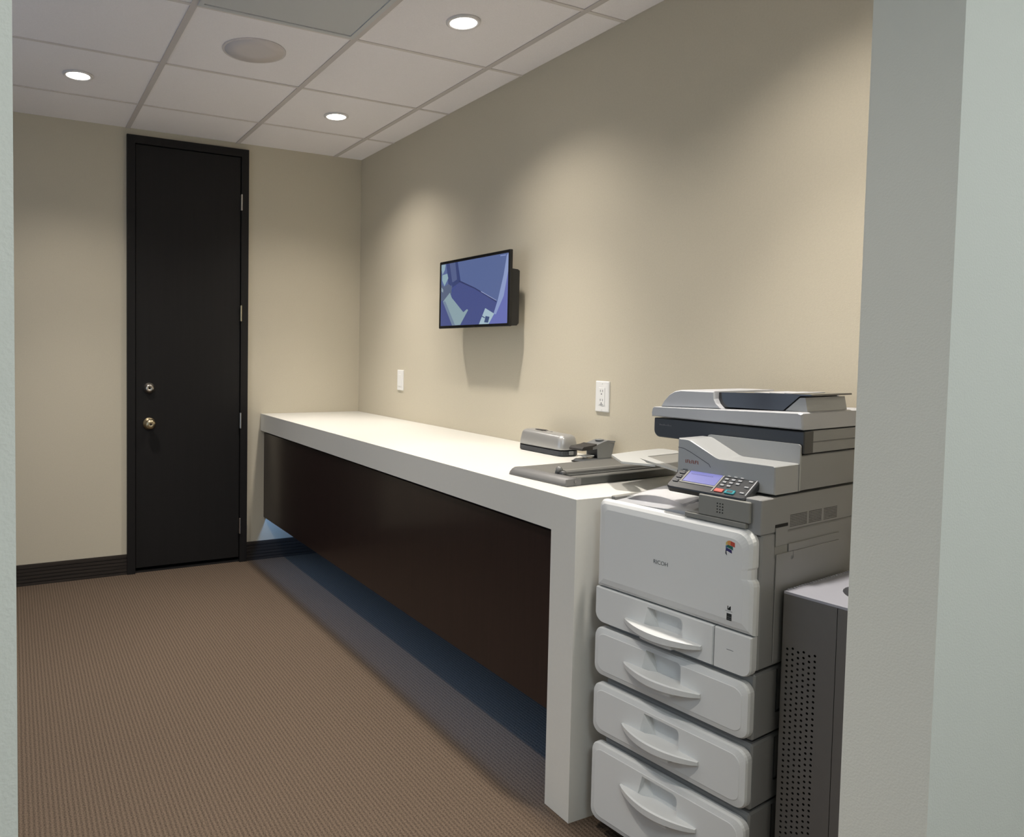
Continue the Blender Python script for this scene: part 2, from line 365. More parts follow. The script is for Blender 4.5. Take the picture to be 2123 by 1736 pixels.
# ------------------------------------------------------------------ counter and hanging cabinet
o = thing('counter', 'long white stone counter with a thick edge and a waterfall end panel', 'counter', (CX/2, CY/2, 0))
ox, oy = CX/2, CY/2
bm = bmesh.new(); box(bm, CX-ox, -.001-ox, CY-oy, -.001-oy, CH-CT, CH); link('countertop', bm, MT['quartz'], o)
B('end_panel', MT['quartz'], (CX-ox, -.001-ox, CY-oy, CY+CT-oy, 0, CH-CT), o)
o = thing('hanging_cabinet', 'dark walnut cabinet with glossy front hung under the white counter', 'cabinet', (-.31, -1.36, .255))
B('carcass', MT['cabin'], (-.29, .305, -1.365, 1.355, .085, CH-CT-.255-.003), o)
B('front_panel', MT['cabwood'], (-.31, -.2905, -1.366, 1.357, 0, .512), o, .001, 1)
# blue-white light strip recessed behind the lower edge of the cabinet front
o = thing('light_strip', 'thin cool blue light strip under the hanging cabinet', 'light', (-.572, -1.36, .3398))
B('channel', MT['chrome'], (-.010, .010, -1.31, 1.33, -.0030, -.0002), o)
B('diffuser', MT['ledstrip'], (-.008, .008, -1.30, 1.32, -.0048, -.0031), o)
l = bpy.data.lights.new('strip_lamp', 'AREA'); l.shape = 'RECTANGLE'; l.size = .016; l.size_y = 2.62; l.energy = 3.6; l.color = (.22, .48, 1.0)
s = bpy.data.objects.new('strip_lamp', l); COL.objects.link(s); s.parent = o; s.location = (0, .01, -.0052)

# ------------------------------------------------------------------ wall television
tv = thing('wall_television', 'small black flat television showing a security camera picture', 'television', (0, -1.468, 1.541))
Wt, Ht = .582/2, .323/2     # x out of the wall is negative
XF = -.105
bm = bmesh.new(); pts = rrect(-Wt, Wt, -Ht, Ht, .004, 3)
rings(bm, [[(XF+.013, p[0], p[1]) for p in pts], [(XF+.002, p[0], p[1]) for p in pts], [(XF, p[0], p[1]) for p in inset(pts, .0015, 0)],
           [(XF, p[0], p[1]) for p in inset(pts, .0125, 0)], [(XF+.002, p[0], p[1]) for p in inset(pts, .0135, 0)]]); link('bezel', bm, MT['tvglass'], tv)
bm = bmesh.new(); rings(bm, [[(XF+.0135, p[0], p[1]) for p in rrect(-Wt+.002, Wt-.002, -Ht+.002, .082, .003, 3)], [(XF+.044, p[0], p[1]) for p in rrect(-Wt+.003, Wt-.003, -Ht+.004, .080, .003, 3)], [(XF+.055, p[0], p[1]) for p in rrect(-Wt+.006, Wt-.006, -Ht+.012, .076, .004, 3)]])
link('rear_housing', bm, MT['tvback'], tv)
bm = bmesh.new(); box(bm, XF+.0555, -.012, -.05, .05, -.05, .05); box(bm, -.012, -.0005, -.09, .09, -.09, .09); link('wall_mount', bm, MT['black'], tv)
# screen picture: measured corner pixels of a zoomed crop, mapped onto the flat screen
SC = [(305, 470), (1415, 255), (1385, 1470), (275, 1535)]
def homog(src, dst):
    import numpy as np
    A = []; bb = []
    for (x, y), (u, v) in zip(src, dst):
        A += [[x, y, 1, 0, 0, 0, -u*x, -u*y], [0, 0, 0, x, y, 1, -v*x, -v*y]]; bb += [u, v]
    h = np.linalg.solve(np.array(A, float), np.array(bb, float)); return np.append(h, 1).reshape(3, 3)
sw, sh = Wt-.0135, Ht-.0135
HM = homog(SC, [(sw, sh), (-sw, sh), (-sw, -sh), (sw, -sh)])   # left in the picture is the far side (+y)
def scr(p):
    q = HM @ [p[0], p[1], 1]; return (max(-sw, min(sw, q[0]/q[2])), max(-sh, min(sh, q[1]/q[2])))
def lin(c): return tuple(((v/255)/12.92 if v/255 <= .04045 else ((v/255+.055)/1.055)**2.4) for v in c)
PICT = [((92, 108, 155), [(305, 470), (1415, 255), (1385, 1470), (275, 1535)]),
 ((74, 84, 138), [(470, 760), (600, 740), (1215, 1090), (1160, 1310), (1385, 1470), (275, 1535), (290, 1100), (470, 950)]),
 ((62, 74, 122), [(385, 455), (445, 444), (500, 800), (420, 860), (400, 600)]), ((88, 100, 142), [(440, 445), (540, 425), (560, 740), (480, 770)]),
 ((58, 70, 118), [(535, 425), (575, 418), (600, 720), (620, 760), (480, 860), (480, 780), (560, 720)]),
 ((150, 176, 190), [(305, 470), (375, 462), (360, 560), (320, 640), (303, 560)]), ((150, 178, 188), [(315, 650), (400, 620), (415, 700), (350, 840), (312, 740)]),
 ((92, 104, 130), [(300, 800), (340, 850), (420, 800), (470, 840), (465, 960), (340, 1080), (290, 1100)]),
 ((150, 168, 178), [(300, 860), (330, 900), (325, 950), (298, 930)]),
 ((145, 168, 176), [(320, 1110), (440, 950), (470, 1040), (660, 1290), (720, 1235), (740, 1250), (605, 1512), (470, 1525)]),
 ((118, 136, 160), [(320, 1110), (360, 1100), (520, 1520), (470, 1525)]),
 ((108, 116, 184), [(1415, 420), (1385, 1475), (1075, 1490), (1170, 1310), (1300, 1020)]),
 ((146, 162, 206), [(1385, 300), (1415, 255), (1410, 560), (1330, 1000), (1200, 1320), (1160, 1312), (1235, 1060), (1330, 640)]),
 ((172, 196, 208), [(1025, 1215), (1172, 1310), (1080, 1490), (918, 1497), (985, 1330)]),
 ((62, 80, 122), [(1030, 1352), (1095, 1365), (1070, 1468), (1005, 1462)]), ((62, 80, 122), [(965, 1345), (1020, 1375), (1018, 1392), (960, 1362)]),
 ((52, 60, 104), [(600, 735), (860, 862), (1210, 1085), (1205, 1108), (850, 880), (590, 760)]),
 ((150, 160, 200), [(960, 920), (1212, 1075), (1210, 1086), (955, 932)]), ((150, 165, 215), [(1280, 305), (1370, 290), (1370, 302), (1280, 318)])]
bm = bmesh.new(); mats = []
for k, (c, pts) in enumerate(PICT):
    mats.append(mat('screen_tone', (.01, .01, .012), .25, emit=(lin(c), .86)))
    uv = [scr(p) for p in pts]
    poly(bm, [(XF+.0016-.00004*k, u, v) for u, v in uv], k)
bmesh.ops.triangulate(bm, faces=bm.faces[:])
me = bpy.data.meshes.new('screen'); bm.to_mesh(me); bm.free()
for m_ in mats: me.materials.append(m_)
so = bpy.data.objects.new('screen', me); COL.objects.link(so); so.parent = tv; so['label'] = 'bluish security camera picture of a room seen from above'

# ------------------------------------------------------------------ switch plate and outlet on the right wall
def plate(name, y, z, label, cat):
    o = thing(name, label, cat, (0, y, z))
    bm = bmesh.new(); p = rrect(-.0355, .0355, -.0575, .0575, .003, 3)
    rings(bm, [[(-.0004, q[0], q[1]) for q in p], [(-.0045, q[0], q[1]) for q in p], [(-.0065, q[0], q[1]) for q in inset(p, .003, 0)]]); link('plate', bm, MT['plate'], o)
    for s in (-1, 1):
        bm = bmesh.new(); lathe(bm, [(.003, -.0066), (.0028, -.0074), (.001, -.0076)], 'x', (0, 0, s*.0485), 12); link('screw', bm, MT['plate'], o)
    return o
o = plate('light_switch', -.583, 1.1035, 'white rocker switch plate on the wall above the counter near the far corner', 'switch')
bm = bmesh.new(); rings(bm, [[(-.0066, -.0165, -.033), (-.0066, .0165, -.033), (-.0066, .0165, .033), (-.0066, -.0165, .033)], [(-.0105, -.0155, -.032), (-.0105, .0155, -.032), (-.0075, .0155, .032), (-.0075, -.0155, .032)]]); link('rocker', bm, MT['plate'], o)
o = plate('power_outlet', -2.2215, 1.1095, 'white double power outlet on the wall above the stapler and hole punch', 'outlet')
B('receptacle', MT['plate'], (-.0085, -.0066, -.0165, .0165, -.033, .033), o, .0008, 1)
for zc in (.018, -.016):
    bm = bmesh.new()
    for yy in (-.006, .006): box(bm, -.0089, -.0080, yy-.0012, yy+.0012, zc-.001, zc+.007)
    link('slot', bm, MT['slot'], o)
    bm = bmesh.new(); lathe(bm, [(.0028, -.0080), (.0028, -.0089), (.001, -.0089)], 'x', (0, 0, zc-.0085), 10); link('ground_hole', bm, MT['slot'], o)
B('reset_button', MT['slot'], (-.0095, -.0086, -.0085, .0085, -.0300, -.0285), o)

# ------------------------------------------------------------------ copier
PA = math.radians(-83)
cp = thing('photocopier', 'tall white office copier with four paper drawers and tilted control panel', 'photocopier', (-.601, -2.878, 0), PA)
WD, DP = .430, .50
# --- lower cabinet bodies, one per paper unit, with dark gaps between
for z0, z1, ins in ((.045, .262, .004), (.270, .418, .003), (.426, .574, .003)):
    bm = bmesh.new(); box(bm, .026, WD-ins, .014, DP, z0, z1, .004, 1)
    bo = link('paper_unit_body', bm, MT['pshade'], cp)
    bm = bmesh.new(); box(bm, WD-ins-.001, WD-ins+.002, .10, .30, z0+.045, z0+.0485); box(bm, WD-ins-.001, WD-ins+.0015, .10, .1015, z0+.049, z1-.004); link('side_seam', bm, MT['dark'], bo)
B('chassis', MT['dark'], (.035, WD-.012, .03, DP-.01, .02, .62), cp)
for x in (.07, .37):
    for y in (.07, .43):
        bm = bmesh.new(); lathe(bm, [(.004, -.011), (.0098, -.010), (.0098, .010), (.004, .011)], 'x', (x, y, .0101), 14); link('caster', bm, MT['black'], cp)
mb = B('main_body', MT['pshade'], (.026, WD+.003, .012, DP, .584, .882), cp, .004, 1)
B('upper_right_body', MT['pshade'], (.30, WD+.003, .006, DP, .8822, .9600), cp, .002, 1)
B('rear_column', MT['pshade'], (.03, .2995, .36, DP, .8822, 1.046), cp, .002, 1)
# --- front cover
pts = [(.004, .6635), (.4320, .6635), (.4320, .777), (.4270, .785), (.4215, .787), (.4215, .815), (.4275, .822)] + [p for p in rrect(.004, .4275, .70, .892, (.0, .0, .030, .014), 6)[14:]][0:14]
pts = [(.004, .6635), (.4320, .6635), (.4320, .772), (.4305, .779), (.4285, .783), (.4250, .786), (.4250, .808), (.4275, .813)]
for i in range(7):
    a = math.radians(90*i/6); pts.append((.4275-.030+.030*math.cos(a), .892-.030+.030*math.sin(a)))
for i in range(7):
    a = math.radians(90+90*i/6); pts.append((.004+.014+.014*math.cos(a), .892-.014+.014*math.sin(a)))
bm = bmesh.new()
rings(bm, [[(p[0], .0115, p[1]) for p in pts], [(p[0], .002, p[1]) for p in pts], [(p[0], -.006, p[1]) for p in inset(pts, .003, 0)], [(p[0], -.010, p[1]) for p in inset(pts, .010, 0)], [(p[0], -.0125, p[1]) for p in inset(pts, .024, 0)]])
fc = link('front_cover', bm, MT['pwhite'], cp)
FY = -.0127
text_mesh('maker_lettering', 'RICOH', .0135, MT['ink'], fc, (.199, FY-.0004, .7695), (math.pi/2, 0, 0), sx=1.0)
# colour flag emblem
def flat(name, groups, m, parent, y, axis='y'):
    bm = bmesh.new()
    for k, pts_ in enumerate(groups): poly(bm, [(p[0], y, p[1]) for p in pts_], k)
    me = bpy.data.meshes.new(name); bmesh.ops.triangulate(bm, faces=bm.faces[:]); bm.to_mesh(me); bm.free()
    for mm in m: me.materials.append(mm)
    o = bpy.data.objects.new(name, me); COL.objects.link(o); o.parent = parent; return o
def em(px, py): return (.3645+(px-550)*.0000475, .8615-(py-530)*.0000460-(px-550)*.0000100+.003)
flat('colour_emblem', [[em(560, 830), em(565, 690), em(640, 600), em(660, 770)], [em(640, 600), em(720, 545), em(800, 530), em(800, 750), em(660, 770)],
     [em(800, 530), em(1010, 540), em(1015, 755), em(800, 750)], [em(660, 770), em(915, 755), em(930, 935), em(590, 900)], [em(550, 860), em(660, 780), em(640, 960), em(560, 985)],
     [em(560, 985), em(640, 930), em(860, 945), em(880, 1110), em(640, 1080), em(570, 1110)], [em(555, 1050), em(600, 1100), em(640, 1310), em(550, 1240)]],
     [mat('flag_yellow', (.55, .42, .12), .5), mat('flag_orange', (.60, .24, .07), .5), mat('flag_red', (.45, .06, .03), .5), mat('flag_green', (.01, .12, .09), .5), mat('flag_blue', (.07, .16, .28), .5), mat('flag_navy', (.02, .015, .11), .5), mat('flag_tail', (.05, .05, .06), .5)], fc, FY)
flat('rating_mark', [[(.374, .7175), (.376, .7175), (.376, .711), (.380, .711), (.380, .7175), (.382, .7175), (.382, .7085), (.374, .7085)], [(.369, .7065), (.386, .7065), (.386, .7055), (.369, .7055)],
     [(.3725, .701), (.3845, .701), (.3845, .6855), (.3725, .6855)]], [MT['blackink'], MT['ink'], MT['blackink']], fc, FY)
flat('rating_mark', [[(.374, .6935), (.3835, .6935), (.3835, .6928), (.374, .6928)], [(.374, .6890), (.3830, .6890), (.3830, .6884), (.374, .6884)]], [MT['ink'], MT['ink']], fc, FY-.0001)

# --- drawer fronts with pull handles
def pull(parent, x0, x1, zc, rec=True):
    n = 18; lp = []
    def sect(t, prot, th, dz, back):
        bow = math.sin(math.pi*t)**.75
        yf = -.0135-prot*bow; h = th*(.35+.65*min(1, math.sin(math.pi*min(1, t*1.0))**.5 + .0)); z = zc+dz-.004*bow
        return [(back, z+h/2), (yf+.004, z+h/2), (yf, z+h/2-.003*(.3+.7*bow)), (yf+.001, z-h/2+.001), (yf+.006*bow+.001, z-h/2), (back, z-h/2)]
    bm = bmesh.new()
    for i in range(n+1):
        t = .012+(.976)*i/n; s = sect(t, .036, .0200, 0, -.0105); x = x0+(x1-x0)*t
        lp.append([(x, a, b) for a, b in s])
    rings(bm, lp); link('pull_handle', bm, MT['pwhite'], parent)
    lp = []; bm = bmesh.new()
    for i in range(n+1):
        t = i/n; x = x0+(x1-x0)*(.30+.40*t)
        bow = math.sin(math.pi*(.30+.40*t))**.75; y = -.0135-.030*bow
        z1 = zc-.0125; z0 = zc-.0225
        lp.append([(x, -.0105, z1), (x, y, z1), (x, y+.003, z0), (x, -.0105, z0-.002)])
    rings(bm, lp); link('grip_lip', bm, MT['pwhite'], parent)
def pocket(o, x0, x1, z0, z1):
    """finger pocket above the handle with a slanted left flank"""
    bm = bmesh.new()
    fr = [(x0-.012, z0), (x1, z0), (x1, z1-.010), (x1-.003, z1-.003), (x1-.010, z1), (x0, z1)]
    bk = [(x0+.020, z0), (x1-.002, z0), (x1-.002, z1-.012), (x1-.005, z1-.006), (x1-.012, z1-.003), (x0+.004, z1-.003)]
    rings(bm, [[(p[0], -.05, p[1]) for p in fr], [(p[0], -.0120, p[1]) for p in fr], [(p[0], .0105, p[1]) for p in bk]])
    cut(o, link('cutter', bm, MT['pwhite'], cp))
def drawer(x0, x1, z0, z1, r, name='drawer'):
    p = rrect(x0, x1, z0, z1, r, 6); bm = bmesh.new()
    rings(bm, [[(q[0], .0125, q[1]) for q in p], [(q[0], -.002, q[1]) for q in p], [(q[0], -.0075, q[1]) for q in inset(p, .0025, 0)], [(q[0], -.0105, q[1]) for q in inset(p, .014, 0)], [(q[0], -.0115, q[1]) for q in inset(p, .0155, 0)]])
    return link(name, bm, MT['pwhite'], cp)
# drawer 1 shares its row with a small side panel
p = rrect(.002, .3405, .570, .6615, (.026, .001, .001, .001), 6); bm = bmesh.new()
rings(bm, [[(q[0], .0115, q[1]) for q in p], [(q[0], -.006, q[1]) for q in p], [(q[0], -.0105, q[1]) for q in inset(p, .002, 0)]])
d1 = link('drawer', bm, MT['pwhite'], cp); pocket(d1, .163, .262, .604, .652); pull(d1, .098, .316, .602)
p = rrect(.3425, .4305, .570, .6615, (.001, .022, .001, .001), 6); bm = bmesh.new()
rings(bm, [[(q[0], .0115, q[1]) for q in p], [(q[0], -.006, q[1]) for q in p], [(q[0], -.0105, q[1]) for q in inset(p, .002, 0)]])
sp = link('side_panel', bm, MT['pwhite'], cp)
flat('panel_mark', [[(.374, .6205), (.390, .6205), (.390, .6190), (.374, .6190)]], [MT['ink']], sp, -.0107)
for (z0, z1, zh) in ((.4300, .5565, .4905), (.2735, .4080, .3325), (.0420, .2500, .1740)):
    dr = drawer(.000, .4285, z0, z1, .024); pocket(dr, .163, .262, zh+.002, zh+.054); pull(dr, .098, .318, zh)

# --- right flank: vents, latch, service door
fl = B('service_door', MT['pshade'], (WD+.0032, WD+.0060, .066, .338, .592, .834), cp, .001, 1)
B('service_door_top', MT['pshade'], (WD+.0032, WD+.0060, .1150, .338, .8345, .852), cp, .001, 1)
la = B('latch', MT['pshade'], (WD+.0032, WD+.0055, .062, .110, .852, .893), cp, .001, 1)
B('latch_slot', MT['hole'], (WD+.0025, WD+.0040, .062, .112, .8935, .9000), cp)
B('latch_recess', MT['pneck'], (WD+.0025, WD+.0036, .062, .112, .826, .8515), cp)
bm = bmesh.new(); lathe(bm, [(.0045, 0), (.0045, .0003), (.003, .0003), (.003, 0)], 'x', (WD+.0061, .130, .820), 12); box(bm, WD+.006, WD+.0064, .1335, .1355, .820, .836); link('hand_symbol', bm, MT['ink'], fl)
for y0, y1 in ((.122, .196), (.202, .262), (.268, .331)):
    bm = bmesh.new(); nr = 8
    for k in range(nr):
        z = .889+k*.0036
        nn = int((y1-y0)/.0052)
        for q in range(nn): box(bm, WD+.0028, WD+.0034, y0+q*.0052, y0+q*.0052+.0032, z, z+.0018)
    v = link('vent_grille', bm, MT['dark'], cp); v['kind'] = 'stuff'

# --- output bay: tray, rim, sheets, side tray
B('bay_rim', MT['pneck'], (.010, .026, .030, .36, .870, .897), cp, .002, 1)
B('bay_floor', MT['pshade'], (.0265, .2995, .014, .3595, .8825, .8860), cp)
bm = bmesh.new()
prof = [(.03, .8862), (.03, .8885), (.15, .8930), (.285, .9030), (.285, .8862)]
rings(bm, [[(p[0], .016, p[1]) for p in prof], [(p[0], .20, p[1]+(.010 if p[1] > .8863 else 0)) for p in prof], [(p[0], .35, p[1]+(.016 if p[1] > .8863 else 0)) for p in prof]])
link('output_tray', bm, MT['psilver'], cp)
lp = []; bm = bmesh.new(); g = []
for i in range(9):
    row = []
    for j in range(7):
        x = .040+.16*i/8; y = .055+.22*j/6
        z = .8965+.010*(j/6)+.008*(i/8)+.012*math.sin(math.pi*i/8)*(1-.3*j/6)
        row.append(bm.verts.new((x-.03*j/6, y+.01*i/8, z)))
    g.append(row)
for i in range(8):
    for j in range(6): bm.faces.new((g[i][j], g[i+1][j], g[i+1][j+1], g[i][j+1]))
bmesh.ops.solidify(bm, geom=bm.faces[:], thickness=.0012)
sheet = link('printed_sheet', bm, MT['paper'], None, True); sheet.location = cp.location; sheet.rotation_euler = cp.rotation_euler
tag(sheet, 'white sheet of paper lying curled in the output bay of the copier', 'paper')
# side tray reaching over the counter
ZT = .966
def pz(name, pts, z0, z1, m, parent): 
    bm = bmesh.new(); prism_z(bm, pts, z0, z1); return link(name, bm, m, parent)
st = pz('side_tray', [(-.192, .272), (-.186, .262), (-.075, .172), (.012, .206), (-.02, .212), (-.055, .245), (-.095, .275), (.100, .180), (.100, .200), (-.110, .331), (-.112, .487), (-.150, .530), (-.200, .530), (-.210, .515), (-.207, .40)], ZT-.006, ZT, MT['tray'], cp)
pz('tray_bed', [(-.110, .3315), (.100, .2005), (.100, .487), (-.1115, .487)], ZT-.0055, ZT-.002, MT['pneck'], st)

# --- bridge under the scanner, with sloping shoulder
prof = [(.189, .976), (.189, 1.0640), (.1905, 1.0665), (.214, 1.0665), (.222, 1.064)]
prof += [(.290, 1.0310), (.300, 1.0285), (.430, 1.0290), (.4330, 1.027), (.4330, .9660), (.30, .9660), (.285, .976)]
bm = bmesh.new(); 
rings(bm, [[(q[0], .054, q[1]) for q in inset(prof, .0025, 0)], [(q[0], .0565, q[1]) for q in prof], [(q[0], .1500, q[1]) for q in prof]])
br = link('bridge', bm, MT['pmid'], cp)
bm = bmesh.new(); sp_ = [(.190, 1.044), (.205, 1.043), (.222, 1.037), (.274, 1.013), (.278, 1.006)]
for a, b in zip(sp_, sp_[1:]):
    dx, dz = b[0]-a[0], b[1]-a[1]; ll = math.hypot(dx, dz); nx, nz = -dz/ll*.0006, dx/ll*.0006
    poly(bm, [(a[0]+nx, .0536, a[1]+nz), (b[0]+nx, .0536, b[1]+nz), (b[0]-nx, .0536, b[1]-nz), (a[0]-nx, .0536, a[1]-nz)])
link('curved_seam', bm, MT['dark'], br)
bm = bmesh.new(); xx = .2115
for k in range(7):
    wv = .0036+.001*(k % 3); hh = .008
    box(bm, xx, xx+.0011, .0533, .0539, 1.009, 1.009+hh)
    if k % 2: box(bm, xx, xx+wv-.001, .0533, .0539, 1.009+hh-.0014, 1.009+hh)
    else: box(bm, xx, xx+wv-.001, .0533, .0539, 1.009, 1.0104)
    box(bm, xx, xx+wv-.0016, .0533, .0539, 1.0125, 1.0138)
    xx += wv+.0008
link('red_stamp', bm, MT['stamp'], br)
bm = bmesh.new(); prism_y(bm, rrect(.205, .4345, .966, 1.072, (.001, .001, .006, .006), 3), .1502, .1560); link('support_panel', bm, MT['pmid'], cp)
B('scanner_support', MT['pshade'], (.30, WD+.003, .1562, DP, .9660, 1.0460), cp, .002, 1)
# --- scanner: dark front band, body in shaded grey, silver lid
bm = bmesh.new(); p = rrect(.040, .4385, 1.050, 1.1005, (.018, .001, .001, .003), 5)
rings(bm, [[(q[0], .1575, q[1]-.0*q[0]) for q in inset(p, .002, 0)], [(q[0], .160, q[1]) for q in p], [(q[0], .196, q[1]) for q in p]])
sb = link('scanner_band', bm, MT['dark'], cp)
bm = bmesh.new(); box(bm, .044, .4380, .1962, DP, 1.050, 1.0745, .002, 1); box(bm, .044, .4380, .1962, DP, 1.0750, 1.1005, .002, 1); link('scanner_body', bm, MT['pshade'], cp)
bm = bmesh.new()
for k in range(9): box(bm, .058+k*.0042, .058+k*.0042+.003, .1568, .1577, 1.0815, 1.0840+.0015*((k*7) % 3 == 0))
link('model_lettering', bm, MT['bandtext'], sb)
prof = [(.034, 1.104), (.033, 1.112), (.036, 1.126), (.041, 1.1295), (.428, 1.1430), (.4345, 1.1405), (.4365, 1.112), (.4365, 1.104)]
bm = bmesh.new(); rings(bm, [[(q[0], .1525, q[1]) for q in inset(prof, .003, 0)], [(q[0], .1565, q[1]) for q in prof], [(q[0], DP-.01, q[1]) for q in prof]])
lid = link('scanner_lid', bm, MT['psilver'], cp)
bm = bmesh.new(); prof = [(.052, 1.1300), (.060, 1.1450), (.075, 1.163), (.092, 1.1735), (.110, 1.1775), (.206, 1.1790), (.208, 1.160), (.214, 1.148), (.226, 1.1365)]
rings(bm, [[(q[0], .168, q[1]) for q in inset(prof, .003, 0)], [(q[0], .172, q[1]) for q in prof], [(q[0], .44, q[1]) for q in prof]])
link('document_feeder', bm, MT['psilver'], cp)
bm = bmesh.new(); prof = [(.2085, 1.1405), (.2085, 1.1765), (.250, 1.1780), (.436, 1.1835), (.4365, 1.1795), (.410, 1.1785), (.372, 1.1425)]
rings(bm, [[(q[0], .186, q[1]) for q in prof], [(q[0], .37, q[1]) for q in prof]]); dt = link('document_tray', bm, MT['smoke'], cp)
bm = bmesh.new(); prof = [(.3745, 1.1420), (.4085, 1.1745), (.4205, 1.1755), (.4265, 1.1435)]
rings(bm, [[(q[0], .190, q[1]) for q in prof], [(q[0], .37, q[1]) for q in prof]]); link('tray_support', bm, MT['pmid'], cp)
bm = bmesh.new()
for x0, x1 in ((.292, .328), (.3305, .364), (.3665, .384)):
    z = 1.1780+.0296*(x0-.25); box(bm, x0, x1, .200, .35, z+.0002, z+.0016)
link('tray_strip', bm, MT['psilver'], dt)

# --- control panel on its neck
nk = B('panel_neck', MT['pneck'], (.288, .412, -.004, .0055, .905, .952), cp, .002, 1)
bm = bmesh.new()
for i in range(3):
    for j in range(4): lathe(bm, [(.0016, -.0041), (.0016, -.0045), (.0005, -.0045)], 'y', (.336+i*.0065, 0, .918+j*.0065), 8)
link('speaker_hole', bm, MT['hole'], nk)
B('neck_foot', MT['pneck'], (.255, .405, -.006, .0055, .8935, .9045), cp, .001, 1)
tl = math.radians(32)
bm = bmesh.new(); p = rrect(.197, .398, -.002, .098, .010, 5)
rings(bm, [[(q[0], q[1], -.019) for q in inset(p, .006, 0)], [(q[0], q[1], -.015) for q in p], [(q[0], q[1], -.003) for q in p], [(q[0], q[1], 0) for q in inset(p, .002, 0)]])
pn = link('control_panel', bm, MT['dark'], cp); pn.location = (0, 0, .957); pn.rotation_euler = (tl, 0, 0)
pn['label'] = 'black tilted control panel with blue display and keypad'
scn = B('display', MT['lcd'], (.2275, .3105, .0255, .0775, .0002, .0008), pn)
bm = bmesh.new(); xx = .235
for k in range(12): box(bm, xx, xx+.0038, .0525, .0545, .0009, .0011); xx += .0048
link('display_text', bm, MT['lcdtext'], scn)
bm = bmesh.new()
for (x0, x1, y0, y1) in ((.222, .316, .0785, .083), (.222, .226, .022, .0785), (.312, .3155, .005, .0955), (.222, .312, .0195, .0235)): box(bm, x0, x1, y0, y1, .0001, .0012)
link('display_frame', bm, MT['pneck'], pn)
for r in range(5):
    for c in range(3):
        x, y = .3265+c*.0160, .0760-r*.0112
        if r == 4 and c == 2: continue
        B('number_key', MT['key'], (x-.0045, x+.0045, y-.0028, y+.0028, .0002, .0026), pn, .0008, 1)
def oval(name, m, x, y, rx, ry, h):
    bm = bmesh.new()
    rings(bm, [[(x+rx*s*math.cos(2*math.pi*i/20), y+ry*s*math.sin(2*math.pi*i/20), z) for i in range(20)] for s, z in ((1, .0002), (1, h*.7), (.8, h))]); return link(name, bm, m, pn, True)
oval('energy_key', MT['yellow'], .3290, .0895, .0068, .0048, .0022)
oval('home_key', MT['homekey'], .2115, .0855, .0058, .0048, .0022)
B('stop_key', MT['red'], (.3185, .3395, .0065, .0185, .0002, .0024), pn, .0015, 1)
sk = B('start_key', MT['teal'], (.3440, .3675, .0060, .0195, .0002, .0024), pn, .0020, 1)
B('start_window', MT['keydark'], (.3490, .3625, .0095, .0160, .0025, .0029), sk)
for k in range(4): B('function_key', MT['keydark'], (.2045, .2185, .0640-k*.0155, .0715-k*.0155, .0002, .0022), pn, .0008, 1)
bm = bmesh.new()
for k in range(3): box(bm, .2080, .2150, .0585-k*.0155, .0600-k*.0155, .0003, .0012)
link('key_caption', bm, MT['key'], pn)
for k in range(4): B('mode_key', MT['key'], (.3775, .3875, .0135+k*.0205, .0185+k*.0205, .0002, .0024), pn, .0008, 1)
oval('power_light', MT['led'], .3845, .0930, .0026, .0020, .0014)
bm = bmesh.new(); prism_z(bm, [(.3925, .010), (.3945, .010), (.3945, .090), (.3925, .090)], .0002, .0012); link('edge_highlight', bm, MT['psilver'], pn)  # silver sliver painted in as the highlight along the right bezel

# ------------------------------------------------------------------ perforated waste bin beside the copier
BX, BY, BWd, BDp, BH = .447, .082, .29, .30, .755
bl = Matrix.Rotation(PA, 4, 'Z') @ Vector((BX+BWd/2, BY+BDp/2, 0))
bn = thing('waste_bin', 'tall grey metal bin with perforated front and round opening in the lid', 'bin', (-.601+bl.x, -2.878+bl.y, 0), PA)
hx, hy = BWd/2, BDp/2
# front sheet with real perforations: columns of cells, each a square with an octagonal hole
px_, pz_ = .0118, .0125; rows_ = 44; ncol = 6; x00 = -hx+.006; ztop = .638
bm = bmesh.new()
xe = x00+ncol*px_; zb = ztop-rows_*pz_
def quad(x0, x1, z0, z1): poly(bm, [(x0, -hy, z0), (x1, -hy, z0), (x1, -hy, z1), (x0, -hy, z1)])
quad(-hx, x00, 0.02, BH-.006); quad(xe, hx-.178, 0.02, BH-.006); quad(hx-.1768, hx, .02, BH-.006); quad(x00, xe, ztop, BH-.006); quad(x00, xe, .02, zb)
for c in range(ncol):
    for r in range(rows_):
        x0 = x00+c*px_; z0 = zb+r*pz_; cx, cz = x0+px_/2, z0+pz_/2+(.0022 if c % 2 else -.0022); rr = .0027
        sq = [(x0, z0), (cx, z0), (x0+px_, z0), (x0+px_, cz), (x0+px_, z0+pz_), (cx, z0+pz_), (x0, z0+pz_), (x0, cz)]
        oc = [(cx+rr*math.cos(math.radians(225+45*i)), cz+rr*math.sin(math.radians(225+45*i))) for i in range(8)]
        V = [bm.verts.new((p[0], -hy, p[1])) for p in sq]; O = [bm.verts.new((p[0], -hy, p[1])) for p in oc]
        for i in range(8): bm.faces.new((V[i], V[(i+1) % 8], O[(i+1) % 8], O[i]))
bmesh.ops.remove_doubles(bm, verts=bm.verts[:], dist=1e-6)
link('perforated_front', bm, MT['binmetal'], bn)
B('dark_backing', MT['hole'], (-hx+.003, hx-.003, -hy+.004, hy-.003, .021, .60), bn)  # near-black box behind the perforations, stands in for the dark inside
bm = bmesh.new(); box(bm, -hx, -hx+.002, -hy+.0005, hy, .02, BH-.006); box(bm, hx-.002, hx, -hy+.0005, hy, .02, BH-.006); box(bm, -hx+.002, hx-.002, hy-.002, hy, .02, BH-.006); link('side_sheet', bm, MT['binmetal'], bn)
